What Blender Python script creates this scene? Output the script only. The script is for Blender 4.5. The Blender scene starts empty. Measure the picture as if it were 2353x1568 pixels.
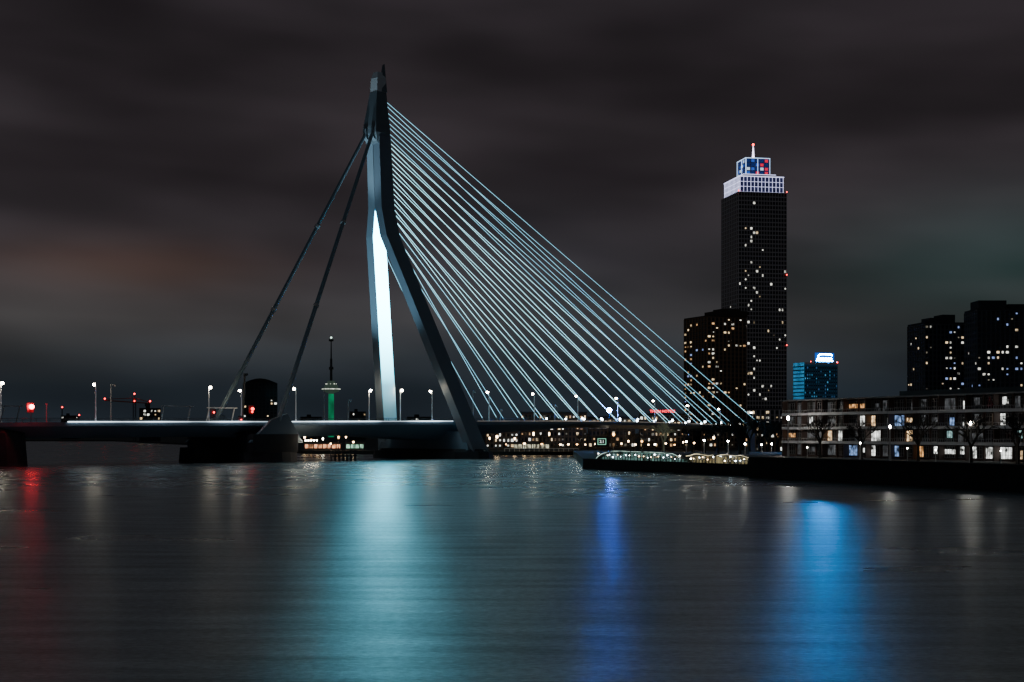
import bpy, math, random, bmesh
from mathutils import Vector, Matrix, noise as ns
random.seed(7)
C = bpy.context.scene.collection
F=3268.0; CX=1176.5; HY=995.0; CH=9.0
def at(px,py,D): return Vector(((px-CX)/F*D, D, CH+(HY-py)/F*D))
# ---------------- materials
MATS={}
def mat(name,col=(0.3,0.3,0.3),rough=.7,em=None,es=0,var=.25,scale=.6,metal=0,emvar=0,emscale=1.0):
    if name in MATS: return MATS[name]
    m=bpy.data.materials.new(name); m.use_nodes=True; nt=m.node_tree; b=nt.nodes['Principled BSDF']
    b.inputs['Roughness'].default_value=rough; b.inputs['Metallic'].default_value=metal
    tc=nt.nodes.new('ShaderNodeTexCoord')
    n=nt.nodes.new('ShaderNodeTexNoise'); n.inputs['Scale'].default_value=scale; n.inputs['Detail'].default_value=5
    nt.links.new(tc.outputs['Object'],n.inputs['Vector'])
    mr=nt.nodes.new('ShaderNodeMapRange'); mr.inputs[3].default_value=1-var; mr.inputs[4].default_value=1+var
    nt.links.new(n.outputs['Fac'],mr.inputs[0])
    mx=nt.nodes.new('ShaderNodeVectorMath'); mx.operation='SCALE'; mx.inputs[0].default_value=col[:3]
    nt.links.new(mr.outputs[0],mx.inputs['Scale']); nt.links.new(mx.outputs[0],b.inputs['Base Color'])
    if em:
        b.inputs['Emission Color'].default_value=(*em,1); b.inputs['Emission Strength'].default_value=es
        if emvar:
            ge=nt.nodes.new('ShaderNodeNewGeometry')
            n2=nt.nodes.new('ShaderNodeTexNoise'); n2.inputs['Scale'].default_value=emscale; n2.inputs['Detail'].default_value=3
            nt.links.new(ge.outputs['Position'],n2.inputs['Vector'])
            m2=nt.nodes.new('ShaderNodeMapRange'); m2.inputs[1].default_value=.35; m2.inputs[2].default_value=.65
            m2.inputs[3].default_value=es*(1-emvar); m2.inputs[4].default_value=es*(1+emvar)
            nt.links.new(n2.outputs['Fac'],m2.inputs[0]); nt.links.new(m2.outputs[0],b.inputs['Emission Strength'])
    MATS[name]=m; return m
# ---------------- mesh builder
class MB:
    def __init__(s): s.v=[]; s.f=[]
    def box(s,x0,x1,y0,y1,z0,z1):
        k=len(s.v); s.v+=[(x0,y0,z0),(x1,y0,z0),(x1,y1,z0),(x0,y1,z0),(x0,y0,z1),(x1,y0,z1),(x1,y1,z1),(x0,y1,z1)]
        s.f+=[(k,k+3,k+2,k+1),(k+4,k+5,k+6,k+7),(k,k+1,k+5,k+4),(k+1,k+2,k+6,k+5),(k+2,k+3,k+7,k+6),(k+3,k,k+4,k+7)]; return s
    def loft(s,rings,cap=True):
        k=len(s.v); n=len(rings[0])
        for r in rings: s.v+=[tuple(p) for p in r]
        for i in range(len(rings)-1):
            for j in range(n):
                a=k+i*n+j; b=k+i*n+(j+1)%n; s.f.append((a,b,b+n,a+n))
        if cap:
            s.f.append(tuple(k+j for j in reversed(range(n)))); s.f.append(tuple(k+(len(rings)-1)*n+j for j in range(n)))
        return s
    def tube(s,p,q,r0,r1=None,n=6):
        if r1 is None: r1=r0
        p=Vector(p); q=Vector(q); d=(q-p)
        if d.length<1e-6: return s
        d.normalize(); u=d.orthogonal().normalized(); w=d.cross(u)
        rs=[]
        for c,r in ((p,r0),(q,r1)):
            rs.append([c+(u*math.cos(2*math.pi*j/n)+w*math.sin(2*math.pi*j/n))*r for j in range(n)])
        return s.loft(rs)
    def path(s,pts,r,n=6):
        for a,b in zip(pts[:-1],pts[1:]): s.tube(a,b,r,r,n)
        return s
    def lathe(s,prof,n=16,c=(0,0,0)):
        rs=[[(c[0]+r*math.cos(2*math.pi*j/n),c[1]+r*math.sin(2*math.pi*j/n),c[2]+z) for j in range(n)] for r,z in prof]
        return s.loft(rs)
    def ball(s,c,r,n=10):
        return s.lathe([(max(.001,r*math.sin(math.pi*i/6)),-r*math.cos(math.pi*i/6)) for i in range(7)],n,c)
    def prism(s,poly,z0,z1):
        return s.loft([[(x,y,z0) for x,y in poly],[(x,y,z1) for x,y in poly]])
    def build(s,name,m,parent=None,loc=None,smooth=False,label=None,kind=None):
        me=bpy.data.meshes.new(name); me.from_pydata(s.v,[],s.f); me.update(); 
        me.materials.append(m); o=bpy.data.objects.new(name,me); C.objects.link(o)
        if smooth:
            for p in me.polygons: p.use_smooth=True
        if parent: o.parent=parent
        if loc is not None: o.location=loc
        if label: o['label']=label
        if kind: o['kind']=kind
        return o
def thing(name,label,cat,loc=(0,0,0),rz=0,group=None):
    o=bpy.data.objects.new(name,None); C.objects.link(o); o.empty_display_size=.5
    o.location=loc; o.rotation_euler=(0,0,rz); o['label']=label; o['category']=cat
    if group:o['group']=group
    return o
def tag(o,label,cat,group=None):
    o['label']=label;o['category']=cat
    if group:o['group']=group
    return o
def dup(root,loc,rz=None,label=None,scale=None):
    r=root.copy(); C.objects.link(r); r.location=loc
    if rz is not None: r.rotation_euler=(0,0,rz)
    if label: r['label']=label
    if scale: r.scale=scale
    for ch in list(root.children):
        c=ch.copy(); C.objects.link(c); c.parent=r
        for g in list(ch.children):
            d=g.copy(); C.objects.link(d); d.parent=c
    return r
ORD=['first','second','third','fourth','fifth','sixth','seventh','eighth','ninth','tenth','eleventh','twelfth','thirteenth','fourteenth','fifteenth','sixteenth','seventeenth','eighteenth','nineteenth','twentieth','twenty-first','twenty-second','twenty-third','twenty-fourth','twenty-fifth','twenty-sixth','twenty-seventh','twenty-eighth']
# common materials
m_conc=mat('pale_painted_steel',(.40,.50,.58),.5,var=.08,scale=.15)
m_concn=mat('blue_grey_painted_steel',(.24,.30,.36),.5,var=.08,scale=.15)  # darker copy of the leg steel: shade put into the near leg
m_cap=mat('bright_painted_steel',(.85,.88,.9),.45,var=.06)  # paler than the mast: light on the cap put into its colour
m_headdk=mat('dark_painted_steel',(.2,.24,.27),.5,var=.15)
m_deck=mat('deck_steel',(.18,.24,.30),.55,var=.2,scale=.1)
m_asph=mat('asphalt',(.05,.05,.05),.8)
m_pier=mat('wet_pier_concrete',(.045,.045,.05),.8,var=.5,scale=.3)
m_dark=mat('dark_metal',(.06,.065,.07),.5)
m_grey=mat('grey_metal',(.5,.51,.52),.45)
m_pole=mat('galvanised_pole',(.75,.76,.78),.4,(.5,.52,.56),.10)  # faint emission paints lamp light onto the poles
m_white=mat('white_metal',(.8,.78,.72),.4,(.8,.75,.65),.10)  # slight self-glow put into the metal in place of light on it
m_black=mat('black_glass',(.02,.024,.03),.12,var=.1)
m_lampw=mat('lamp_glow_white',(1,1,1),.5,(1,.84,.62),110)
m_lampq=mat('lamp_glow_quay',(1,1,1),.5,(1,.9,.78),170)
m_lampb=mat('lamp_glow_cool',(1,1,1),.5,(.75,.9,1),30)
m_lampo=mat('lamp_glow_warm',(1,1,1),.5,(1,.66,.34),20)
m_lampo2=mat('lamp_glow_amber',(1,1,1),.5,(1,.5,.16),10)
m_red=mat('red_glow',(1,.1,.1),.5,(1,.018,.03),85)
m_redS=mat('red_glow_small',(1,.1,.1),.5,(1,.03,.03),9)
m_blueL=mat('blue_glow',(.1,.3,1),.5,(.03,.16,1),640)
# ---------------- camera
cam=bpy.data.cameras.new('camera'); co=bpy.data.objects.new('camera',cam); C.objects.link(co)
co.location=(0,0,CH); co.rotation_euler=(math.pi/2,0,0); cam.lens=50; cam.sensor_width=36; cam.shift_y=(HY-784)/2353
cam.clip_start=.5; cam.clip_end=40000; bpy.context.scene.camera=co
# ---------------- world
w=bpy.data.worlds.new('World'); bpy.context.scene.world=w; w.use_nodes=True; nt=w.node_tree
for n in list(nt.nodes): nt.nodes.remove(n)
N=nt.nodes.new; L=nt.links.new
out=N('ShaderNodeOutputWorld'); bg=N('ShaderNodeBackground'); L(bg.outputs[0],out.inputs[0])
tc=N('ShaderNodeTexCoord'); sp=N('ShaderNodeSeparateXYZ'); L(tc.outputs['Generated'],sp.inputs[0])
def M(op,a,b=None,c=None,clamp=False):
    n=N('ShaderNodeMath'); n.operation=op; n.use_clamp=clamp
    for i,x in enumerate((a,b,c)):
        if x is None: continue
        if isinstance(x,(int,float)): n.inputs[i].default_value=x
        else: L(x,n.inputs[i])
    return n.outputs[0]
az=M('ARCTAN2',sp.outputs[0],sp.outputs[1]); el=M('ARCSINE',sp.outputs[2])
rp=N('ShaderNodeValToRGB'); L(el,rp.inputs[0]); cr=rp.color_ramp
stops=[(0,(.014,.019,.026)),(.03,(.017,.023,.030)),(.055,(.030,.034,.039)),(.078,(.043,.041,.043)),(.12,(.037,.032,.036)),(.17,(.031,.0255,.029)),(.25,(.025,.0205,.0235)),(.32,(.021,.0175,.0205)),(.5,(.018,.024,.027)),(1.0,(.016,.022,.026))]
while len(cr.elements)<len(stops): cr.elements.new(.5)
for e,(p,c) in zip(cr.elements,stops): e.position=p; e.color=(*c,1)
def noise(sx,sy,off,scale=1,det=4):
    cb=N('ShaderNodeCombineXYZ'); L(M('MULTIPLY',az,sx),cb.inputs[0]); L(M('MULTIPLY',M('ADD',el,M('MULTIPLY',az,.05)),sy),cb.inputs[1]); cb.inputs[2].default_value=off
    n=N('ShaderNodeTexNoise'); n.inputs['Scale'].default_value=scale; n.inputs['Detail'].default_value=det; n.inputs['Roughness'].default_value=.4
    L(cb.outputs[0],n.inputs['Vector']); return n.outputs['Fac']
n1=noise(5,15,3.1,1,2); n2=noise(9,40,7.7,1,2)
def MR(x,a,b,c,d):
    n=N('ShaderNodeMapRange'); n.interpolation_type='SMOOTHSTEP'; L(x,n.inputs[0])
    for i,v in enumerate((a,b,c,d)): n.inputs[i+1].default_value=v
    return n.outputs[0]
f=M('MULTIPLY',MR(n1,.3,.7,.68,1.34),MR(n2,.3,.7,.92,1.08))
sc=N('ShaderNodeVectorMath'); sc.operation='SCALE'; L(rp.outputs[0],sc.inputs[0]); L(f,sc.inputs['Scale'])
cur=sc.outputs[0]
def blob(cur,a0,e0,wa,we,col):
    da=M('DIVIDE',M('SUBTRACT',az,a0),wa); de=M('DIVIDE',M('SUBTRACT',el,e0),we)
    g=M('EXPONENT',M('MULTIPLY',M('ADD',M('MULTIPLY',da,da),M('MULTIPLY',de,de)),-1.0))
    v=N('ShaderNodeVectorMath'); v.operation='SCALE'; v.inputs[0].default_value=col; L(g,v.inputs['Scale'])
    a=N('ShaderNodeVectorMath'); a.operation='ADD'; L(cur,a.inputs[0]); L(v.outputs[0],a.inputs[1]); return a.outputs[0]
cur=blob(cur,-.27,.113,.10,.018,(.028,.010,.002))
cur=blob(cur,-.33,.075,.14,.03,(.012,.010,.008))
cur=blob(cur,.34,.118,.12,.04,(-.008,.014,.010))
cur=blob(cur,.0,.09,.10,.06,(.003,.006,.009))
L(cur,bg.inputs[0]); bg.inputs[1].default_value=1.0
sun=bpy.data.lights.new('moonlight','SUN'); sun.energy=.02; sun.angle=math.radians(12); sun.color=(.75,.85,1)  # weak unseen fill added for general shape, no moon behind it
so=bpy.data.objects.new('moonlight',sun); C.objects.link(so); so.rotation_euler=(math.radians(50),0,math.radians(-25))
# ---------------- water
wm=bpy.data.materials.new('river_water'); wm.use_nodes=True; nt=wm.node_tree
for n in list(nt.nodes): nt.nodes.remove(n)
N=nt.nodes.new; L=nt.links.new
out=N('ShaderNodeOutputMaterial'); gl=N('ShaderNodeBsdfGlossy')
df=N('ShaderNodeBsdfDiffuse'); df.inputs[0].default_value=(.015,.022,.024,1); mxs=N('ShaderNodeMixShader')
tc=N('ShaderNodeTexCoord'); sepw=N('ShaderNodeSeparateXYZ'); L(tc.outputs['Object'],sepw.inputs[0])
def wnoise(sx,sy,det,rough=.55,rot=0):
    mp=N('ShaderNodeMapping'); mp.inputs['Scale'].default_value=(sx,sy,1); mp.inputs['Rotation'].default_value=(0,0,rot); L(tc.outputs['Object'],mp.inputs[0])
    n=N('ShaderNodeTexNoise'); n.inputs['Scale'].default_value=1; n.inputs['Detail'].default_value=det; n.inputs['Roughness'].default_value=rough; L(mp.outputs[0],n.inputs['Vector']); return n.outputs['Fac']
def WM(x,a,b,c,d,sm=False):
    n=N('ShaderNodeMapRange'); L(x,n.inputs[0])
    if sm: n.interpolation_type='SMOOTHSTEP'
    for i,v in enumerate((a,b,c,d)): n.inputs[i+1].default_value=v
    return n.outputs[0]
na=wnoise(2.2,3.2,6,.7,.05); nb=wnoise(.03,.07,4,.5,-.08); nc=wnoise(.10,.5,3,.5,.06)
def wb(h,st,dist,prev=None):
    b=N('ShaderNodeBump'); b.inputs['Distance'].default_value=dist; L(h,b.inputs['Height'])
    L(WM(sepw.outputs[1],60,260,st,0.0,True),b.inputs['Strength'])
    if prev is not None: L(prev,b.inputs['Normal'])
    return b.outputs[0]
nn=wb(nb,.8,.3); nn=wb(nc,.55,.12,nn); nn=wb(na,.6,.07,nn)
r1=WM(nb,.3,.7,.27,.33); calm=WM(sepw.outputs[1],130,330,1,.88,True)
mu=N('ShaderNodeMath'); mu.operation='MULTIPLY'; L(r1,mu.inputs[0]); L(calm,mu.inputs[1])
L(mu.outputs[0],gl.inputs['Roughness']); L(nn,gl.inputs['Normal'])
cv=N('ShaderNodeVectorMath'); cv.operation='SCALE'; cv.inputs[0].default_value=(.80,.87,.90)
mm_=N('ShaderNodeMath'); mm_.operation='MULTIPLY'; L(WM(nc,.3,.7,.72,1.05),mm_.inputs[0]); L(WM(na,.3,.7,.68,1.15),mm_.inputs[1])
L(mm_.outputs[0],cv.inputs['Scale']); L(cv.outputs[0],gl.inputs['Color'])
mxs.inputs[0].default_value=.08; L(gl.outputs[0],mxs.inputs[1]); L(df.outputs[0],mxs.inputs[2]); L(mxs.outputs[0],out.inputs[0])
o=MB().prism([(-9000,-200),(9000,-200),(9000,14000),(-9000,14000)],-3,0).build('river_water',wm); o['kind']='structure'
# ---------------- land
m_land=mat('dark_ground',(.05,.05,.045),.9,var=.4,scale=.05)
m_quay=mat('quay_paving',(.10,.097,.094),.8,var=.3,scale=.4)
m_wall=mat('quay_wall_brick',(.025,.025,.026),.85,var=.5,scale=.5)
o=MB().prism([(140,60),(76,300),(60,420),(29,577),(-4.7,577),(-61.8,600),(-91,612),(-140,800),(-420,1500),(-9000,2600),(-9000,13800),(9000,13800),(9000,60)],-2,1.4).build('ground',m_land); o['kind']='structure'
o=MB().prism([(116,120),(77.8,215.2),(48.3,285.2),(50,300),(54,325),(70,420),(140,420),(400,300),(400,120)],-1,3.4).build('quay_ground',m_quay); o['kind']='structure'
o=MB().prism([(18.3,359),(49.5,294),(55,325),(62,400),(30,560),(24,560)],-1,2.3).build('pier_ground',m_quay); o['kind']='structure'
def wallrun(name,pts,z0,z1,th,m,label,cat='wall'):
    mb=MB()
    for a,b in zip(pts[:-1],pts[1:]):
        a=Vector((*a,0)); b=Vector((*b,0)); d=(b-a).normalized(); n=Vector((-d.y,d.x,0))*th
        mb.loft([[a+Vector((0,0,z0)),b+Vector((0,0,z0)),b+n+Vector((0,0,z0)),a+n+Vector((0,0,z0))],[a+Vector((0,0,z1)),b+Vector((0,0,z1)),b+n+Vector((0,0,z1)),a+n+Vector((0,0,z1))]])
    return tag(mb.build(name,m),label,cat)
qw=wallrun('quay_wall',[(47.4,285),(77.0,215),(115.6,119)],-1,4.1,.55,m_wall,'long dark quay wall below the low apartment block')
cp=MB()
a=Vector((47.2,284.9,0)); b=Vector((76.8,214.9,0)); c=Vector((115.4,118.9,0))
for p,q in((a,b),(b,c)):
    d=(q-p).normalized(); n=Vector((-d.y,d.x,0))
    cp.loft([[p-n*.15+Vector((0,0,4.1)),q-n*.15+Vector((0,0,4.1)),q+n*.85+Vector((0,0,4.1)),p+n*.85+Vector((0,0,4.1))],[p-n*.15+Vector((0,0,4.25)),q-n*.15+Vector((0,0,4.25)),q+n*.85+Vector((0,0,4.25)),p+n*.85+Vector((0,0,4.25))]])
cp.build('coping',mat('coping_stone',(.08,.08,.08),.8),qw)
pw=wallrun('pier_wall',[(17.9,359),(48.9,294)],-1,2.5,.5,m_wall,'low dark pier wall in front of the glowing pavilions')
# ---------------- BRIDGE frame
A=math.atan2(.714,.70); ca,sa=math.cos(A),math.sin(A); O=Vector((-37.7,500,0))
def Wd(s,t,z): return Vector((O.x+ca*s+sa*t, O.y+sa*s-ca*t, z))
def s_at(px,t=0):
    q=(px-CX)/F; return (q*O.y-O.x-t*(sa+ca*q))/(ca-sa*q)
def B(s,t,z): return Vector((s,-t,z))
ZS=[(-240,10.6),(-142,11.9),(-60,12.4),(0,12.9),(70,13.4),(116,13.2),(163,12.4),(213,10.8),(250,8.5),(330,3.0)]
def interp(T,x):
    if x<=T[0][0]: return T[0][1]
    for (a,u),(b,v) in zip(T[:-1],T[1:]):
        if x<=b: return u+(v-u)*(x-a)/(b-a)
    return T[-1][1]
def zd(s): return (interp(ZS,s-8)+interp(ZS,s)+interp(ZS,s+8))/3
def zpy(py,s,t): 
    Y=Wd(s,t,0).y; return CH+(HY-py)*Y/F
bridge=thing('cable_stayed_bridge','pale blue-lit cable-stayed bridge with one tall bent pylon over the river','bridge',O,A)
DP=[(-240,4.4),(-90,4.4),(-69,5.0),(-30,4.4),(8,6.6),(40,4.0),(80,2.4),(213,1.8),(330,1.5)]
rings=[]; s=-240
while s<=330:
    z=zd(s); d=interp(DP,s)
    rings.append([B(s,16,z),B(s,16,z-1.1),B(s,8.5,z-d),B(s,-8.5,z-d),B(s,-16,z-1.1),B(s,-16,z)]); s+=6
deck=MB().loft(rings).build('deck',m_deck,bridge)
rings=[];s=-239
while s<=329: z=zd(s); rings.append([B(s,12.5,z+.002),B(s,12.5,z+.01),B(s,-12.5,z+.01),B(s,-12.5,z+.002)]); s+=8
MB().loft(rings).build('road_surface',m_asph,bridge)
for sg in(1,-1):
    mb=MB(); s=-238
    pts=[]
    while s<300:
        z=zd(s); mb.tube(B(s,15.7*sg,z),B(s,15.7*sg,z+1.15),.05,n=4); pts.append(B(s,15.7*sg,z+1.15)); s+=4
    mb.path(pts,.06,4); mb.path([p-Vector((0,0,.5)) for p in pts],.04,4)
    mb.build('railing',m_dark,bridge)
m_strip=mat('deck_light_line',(1,1,1),.5,(.70,.85,.95),3.0,emvar=.7,emscale=.06)
m_strip2=mat('deck_light_line_dim',(1,1,1),.5,(.75,.62,.5),.3,emvar=.9,emscale=.05)
for (a,b,m,r) in((-137,8,m_strip,.18),(20,190,m_strip2,.14)):
    pts=[B(a+(b-a)*i/24,16.2,zd(a+(b-a)*i/24)+.12) for i in range(25)]
    MB().path(pts,r,4).build('edge_light',m,bridge)
# pylon
LEG=[(1.5,13.1,23.65,3.5,2.0),(12.9,9.6,20.67,3.25,1.85),(45,-.25,12.15,3.1,1.8),(72,-8.53,4.97,3.0,1.75),(76.8,-10,3.7,3.0,1.75),(86.5,-10.7,1.78,2.95,1.75),(111,-12.0,1.78,2.6,1.6)]
def legp(z):
    for a,b in zip(LEG[:-1],LEG[1:]):
        if z<=b[0]:
            k=(z-a[0])/(b[0]-a[0]); return [a[i]+(b[i]-a[i])*k for i in range(5)]
    return list(LEG[-1])
hd=[(108.5,-12.3,2.6,2.9),(112,-12.9,3.2,3.5),(114.5,-12.9,3.15,3.4),(120,-12.6,2.65,2.6),(126.5,-12.2,2.1,1.9)]
mb=MB()
def rect(s0,hs,ht,z,dz=0): return [B(s0-hs,ht,z),B(s0-hs,-ht,z),B(s0+hs,-ht,z+dz),B(s0+hs,ht,z+dz)]
mb.loft([rect(s0,hs,ht,z) for z,s0,hs,ht in hd])
for sg in(1,-1): mb.loft([[B(-16.6,sg*1.0,110.4),B(-16.6,sg*2.6,110.4),B(-12,sg*2.6,106.5),B(-12,sg*1.0,106.5)],[B(-16.9,sg*1.0,113.5),B(-16.9,sg*2.6,113.5),B(-12,sg*2.6,116),B(-12,sg*1.0,116)]])
pyl=mb.build('pylon',m_headdk,bridge,label='dark upper block of the pylon where the backstays are fixed')
MB().loft([rect(-12.2,2.05,1.9,126.52),rect(-12.0,1.9,1.7,131.3),[B(-13.4,1.2,133.4),B(-13.4,-1.2,133.4),B(-10.5,-1.2,133.4),B(-10.5,1.2,133.4)]]).build('pylon_cap',m_cap,pyl)
MB().loft([[B(-12.2,1.95,126.6),B(-12.2,.2,126.6),B(-9.9,.2,126.6),B(-9.9,2.1,126.6)],[B(-10.9,1.1,136.0),B(-10.9,.6,136.0),B(-10.2,.6,136.6),B(-10.2,1.1,136.6)]]).build('pylon_tip',m_headdk,pyl)
for sg in(1,-1):
    rs=[]
    for z in [1.5,12.9,45,72,76.8,81,86.5,100,111]:
        _,s0,T,hs,ht=legp(z); c=sg*T
        rs.append([B(s0-hs,c+ht,z),B(s0-hs,c-ht,z),B(s0+hs,c-ht,z),B(s0+hs,c+ht,z)])
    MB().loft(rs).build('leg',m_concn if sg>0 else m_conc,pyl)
MB().loft([[B(8,24,3),B(18,24,3),B(15,21,9.5),B(9,21,9.5)],[B(8,-24,3),B(18,-24,3),B(15,-21,9.5),B(9,-21,9.5)]]).build('crossbeam',m_deck,pyl)
m_flood=bpy.data.materials.new('floodlit_inner_face'); m_flood.use_nodes=True; nt=m_flood.node_tree; b=nt.nodes['Principled BSDF']  # floodlight on the far leg put into emission graded by height
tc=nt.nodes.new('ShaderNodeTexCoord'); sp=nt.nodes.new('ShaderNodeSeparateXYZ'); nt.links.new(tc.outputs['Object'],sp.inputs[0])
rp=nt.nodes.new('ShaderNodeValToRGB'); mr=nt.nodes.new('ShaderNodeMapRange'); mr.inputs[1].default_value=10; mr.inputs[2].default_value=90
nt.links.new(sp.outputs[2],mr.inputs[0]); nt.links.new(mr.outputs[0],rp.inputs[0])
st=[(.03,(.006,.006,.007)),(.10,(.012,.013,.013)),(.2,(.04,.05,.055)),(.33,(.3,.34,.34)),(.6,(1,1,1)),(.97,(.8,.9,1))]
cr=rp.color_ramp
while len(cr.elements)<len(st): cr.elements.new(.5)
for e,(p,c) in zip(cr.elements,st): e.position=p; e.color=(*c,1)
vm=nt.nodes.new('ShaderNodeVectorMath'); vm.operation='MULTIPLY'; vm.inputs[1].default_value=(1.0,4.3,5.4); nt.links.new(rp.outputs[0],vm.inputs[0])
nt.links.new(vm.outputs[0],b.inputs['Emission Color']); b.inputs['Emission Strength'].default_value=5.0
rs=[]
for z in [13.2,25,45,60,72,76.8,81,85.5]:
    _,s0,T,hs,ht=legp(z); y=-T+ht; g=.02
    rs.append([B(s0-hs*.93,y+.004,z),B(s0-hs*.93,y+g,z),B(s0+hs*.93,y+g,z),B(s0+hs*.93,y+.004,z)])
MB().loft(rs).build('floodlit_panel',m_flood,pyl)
# stay cables
m_cab=mat('lit_white_cable',(.8,.85,.9),.4,(.28,.76,1),1.35,emvar=.15,emscale=.02)  # emission stands for floodlight on the cables, also in the brighter copy
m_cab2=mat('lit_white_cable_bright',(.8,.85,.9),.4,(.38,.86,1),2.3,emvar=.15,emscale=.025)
CT=9.5
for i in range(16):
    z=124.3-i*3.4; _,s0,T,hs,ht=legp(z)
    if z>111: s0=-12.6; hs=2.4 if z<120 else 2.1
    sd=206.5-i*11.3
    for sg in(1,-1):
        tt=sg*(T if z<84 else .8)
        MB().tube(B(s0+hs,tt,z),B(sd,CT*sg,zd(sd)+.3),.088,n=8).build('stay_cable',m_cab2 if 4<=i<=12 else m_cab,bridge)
        MB().tube(B(sd-1.0,CT*sg,zd(sd)+1.5),B(sd,CT*sg,zd(sd)),.26,n=6).build('cable_anchor',m_grey,bridge)
        if sd>80: MB().ball(B(sd+1,CT*sg,zd(sd)+1.3),.48 if sd>130 else .38,8).build('anchor_lamp',m_lampb,bridge)
m_bs=mat('steel_backstay',(.24,.34,.40),.4,var=.2)
for sg in(1,-1):
    for k in(-.6,.6):
        MB().tube(B(-16.2,sg*1.8+k*.5,112),B(-67,17.3*sg+k,zd(-67)+.3),.42,n=8).build('backstay',m_bs,bridge)
    p0=B(-16.2,sg*1.8,112); p1=B(-67,17.3*sg,zd(-67)+.3)
    for kk in(.33,.62): 
        c=p0.lerp(p1,kk); c2=p0.lerp(p1,kk+.008); MB().tube(c,c2,.95,n=8).build('stay_clamp',m_grey,bridge)
    MB().loft([[B(-78,sg*17.9,6),B(-58,sg*17.9,6),B(-64,sg*17.9,zd(-67)+2.6),B(-70,sg*17.9,zd(-67)+.6)],[B(-78,sg*16.6,6),B(-58,sg*16.6,6),B(-64,sg*16.6,zd(-67)+2.6),B(-70,sg*16.6,zd(-67)+.6)]]).build('anchor_fin',m_deck,bridge)
def hull(s0,hs,tl,z0,z1):
    pts=[(s0-hs,tl*.72),(s0-hs*.4,tl*.95),(s0,tl),(s0+hs*.4,tl*.95),(s0+hs,tl*.72),(s0+hs,-tl*.72),(s0+hs*.4,-tl*.95),(s0,-tl),(s0-hs*.4,-tl*.95),(s0-hs,-tl*.72)]
    return [[B(s,t,z0) for s,t in pts],[B(s*1.0,t*.97,z1) for s,t in pts]]
mb=MB().loft(hull(12.5,8.5,30,-1,2.6)); mb.loft(hull(12.5,7,27,2.6,3.4)); mb.build('pier',m_pier,bridge)
mb=MB().loft(hull(-68,10,21,-1,3)); mb.box(-77,-60,-18,18,3,8.6)
mb.loft([[B(-79,15,8.6),B(-60,15,8.6),B(-60,-15,8.6),B(-79,-15,8.6)],[B(-75,12,10.2),B(-62,12,10.2),B(-62,-12,10.2),B(-75,-12,10.2)]])
p2=mb.build('pier',m_pier,bridge)
for k in range(5):
    MB().ball(B(-58.0+1.1*k,19.2,6.6),.17,8).build('pier_lamp',m_lampw,p2)
MB().loft([hull(-85,4,6,-1,3)[0],hull(-85,3.5,6,-1,4.5)[1]]).build('pier',m_pier,bridge)
mb=MB().loft([hull(-160,13,18,-1,5)[0],hull(-160,12.5,17.5,-1,9)[1],hull(-160,11,16.3,-1,10.6)[1],hull(-161,8,12,-1,11.4)[1]]); mb.build('pier',m_pier,bridge)
for s,t in((228,12),(228,-12),(262,11),(262,-11),(185,12),(185,-12)): MB().box(s-1,s+1,t-1.5,t+1.5,0,zd(s)-1.6).build('column',m_pier,bridge)
fd=thing('fender_dolphin','dark timber fender beside the bridge pier at left centre','fender',Wd(-50,22,0),A)
mb=MB()
for i in range(7): mb.tube((i*1.6,0,-1),(i*1.6,.3,3.2+.3*(i%2)),.35,n=7)
mb.build('pile_row',m_pier,fd); MB().box(-.3,10,-.55,-.3,1.4,1.9).box(-.3,10,-.55,-.3,2.5,2.9).build('waling',m_pier,fd)
def spot(p,q,en,ang,col,blend=.6,name='floodlight',size=.6):
    l=bpy.data.lights.new(name,'SPOT'); l.energy=en; l.spot_size=math.radians(ang); l.spot_blend=blend; l.color=col; l.shadow_soft_size=size
    o=bpy.data.objects.new(name,l); C.objects.link(o); o.location=p; d=Vector(q)-Vector(p); o.rotation_euler=d.to_track_quat('-Z','Y').to_euler()
spot(Wd(-60,-4,15),Wd(-9,-2,72),95000,52,(.42,.78,1))
spot(Wd(-40,0,15),Wd(-12,0,128),330000,12,(.6,.85,1))
# ---------------- street lamps on bridge
def make_lamp(name,label,h,arm,bulb,m,group,pm=m_pole):
    t=thing(name,label,'street lamp',(0,0,0),0,group)
    MB().tube((0,0,0),(0,0,h),.2,.13,7).tube((0,0,0),(0,0,.9),.28,.25,8).build('pole',pm,t)
    if arm>0:
        MB().path([(0,0,h-.1),(arm*.5,0,h+.2),(arm,0,h+.25)],.08,5).build('arm',pm,t)
    hdm=MB().lathe([(.08,.42),(.38,.34),(.42,.24),(.36,.2)],10,(arm,0,h)); ho=hdm.build('lamp_head',m_dark,t)
    MB().ball((arm,0,h-.1),bulb,10).build('bulb',m,t)
    return t
L0=make_lamp('street_lamp','x',10.6,.9,.42,m_lampw,'street lamps along the bridge deck')
lp=[(2,-14.8,880),(220,14.8,883),(480,-14.8,890),(555,14.8,897),(680,14.8,893),(848,-14.8,897),(920,-14.8,897),(993,14.8,899),(1124,14.8,901),(1228,14.8,905),(1328,14.8,910),(1420,14.8,915),(1505,14.8,921),(1583,14.8,932),(1655,14.8,940),(1730,14.8,950)]
wh=['at the left edge of the photo','above the left river pier','beside the far backstay foot','just left of the two red signals','beside the near backstay foot','just left of the floodlit leg','just right of the floodlit leg','between the two pylon legs','just right of the near pylon leg']
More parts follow.
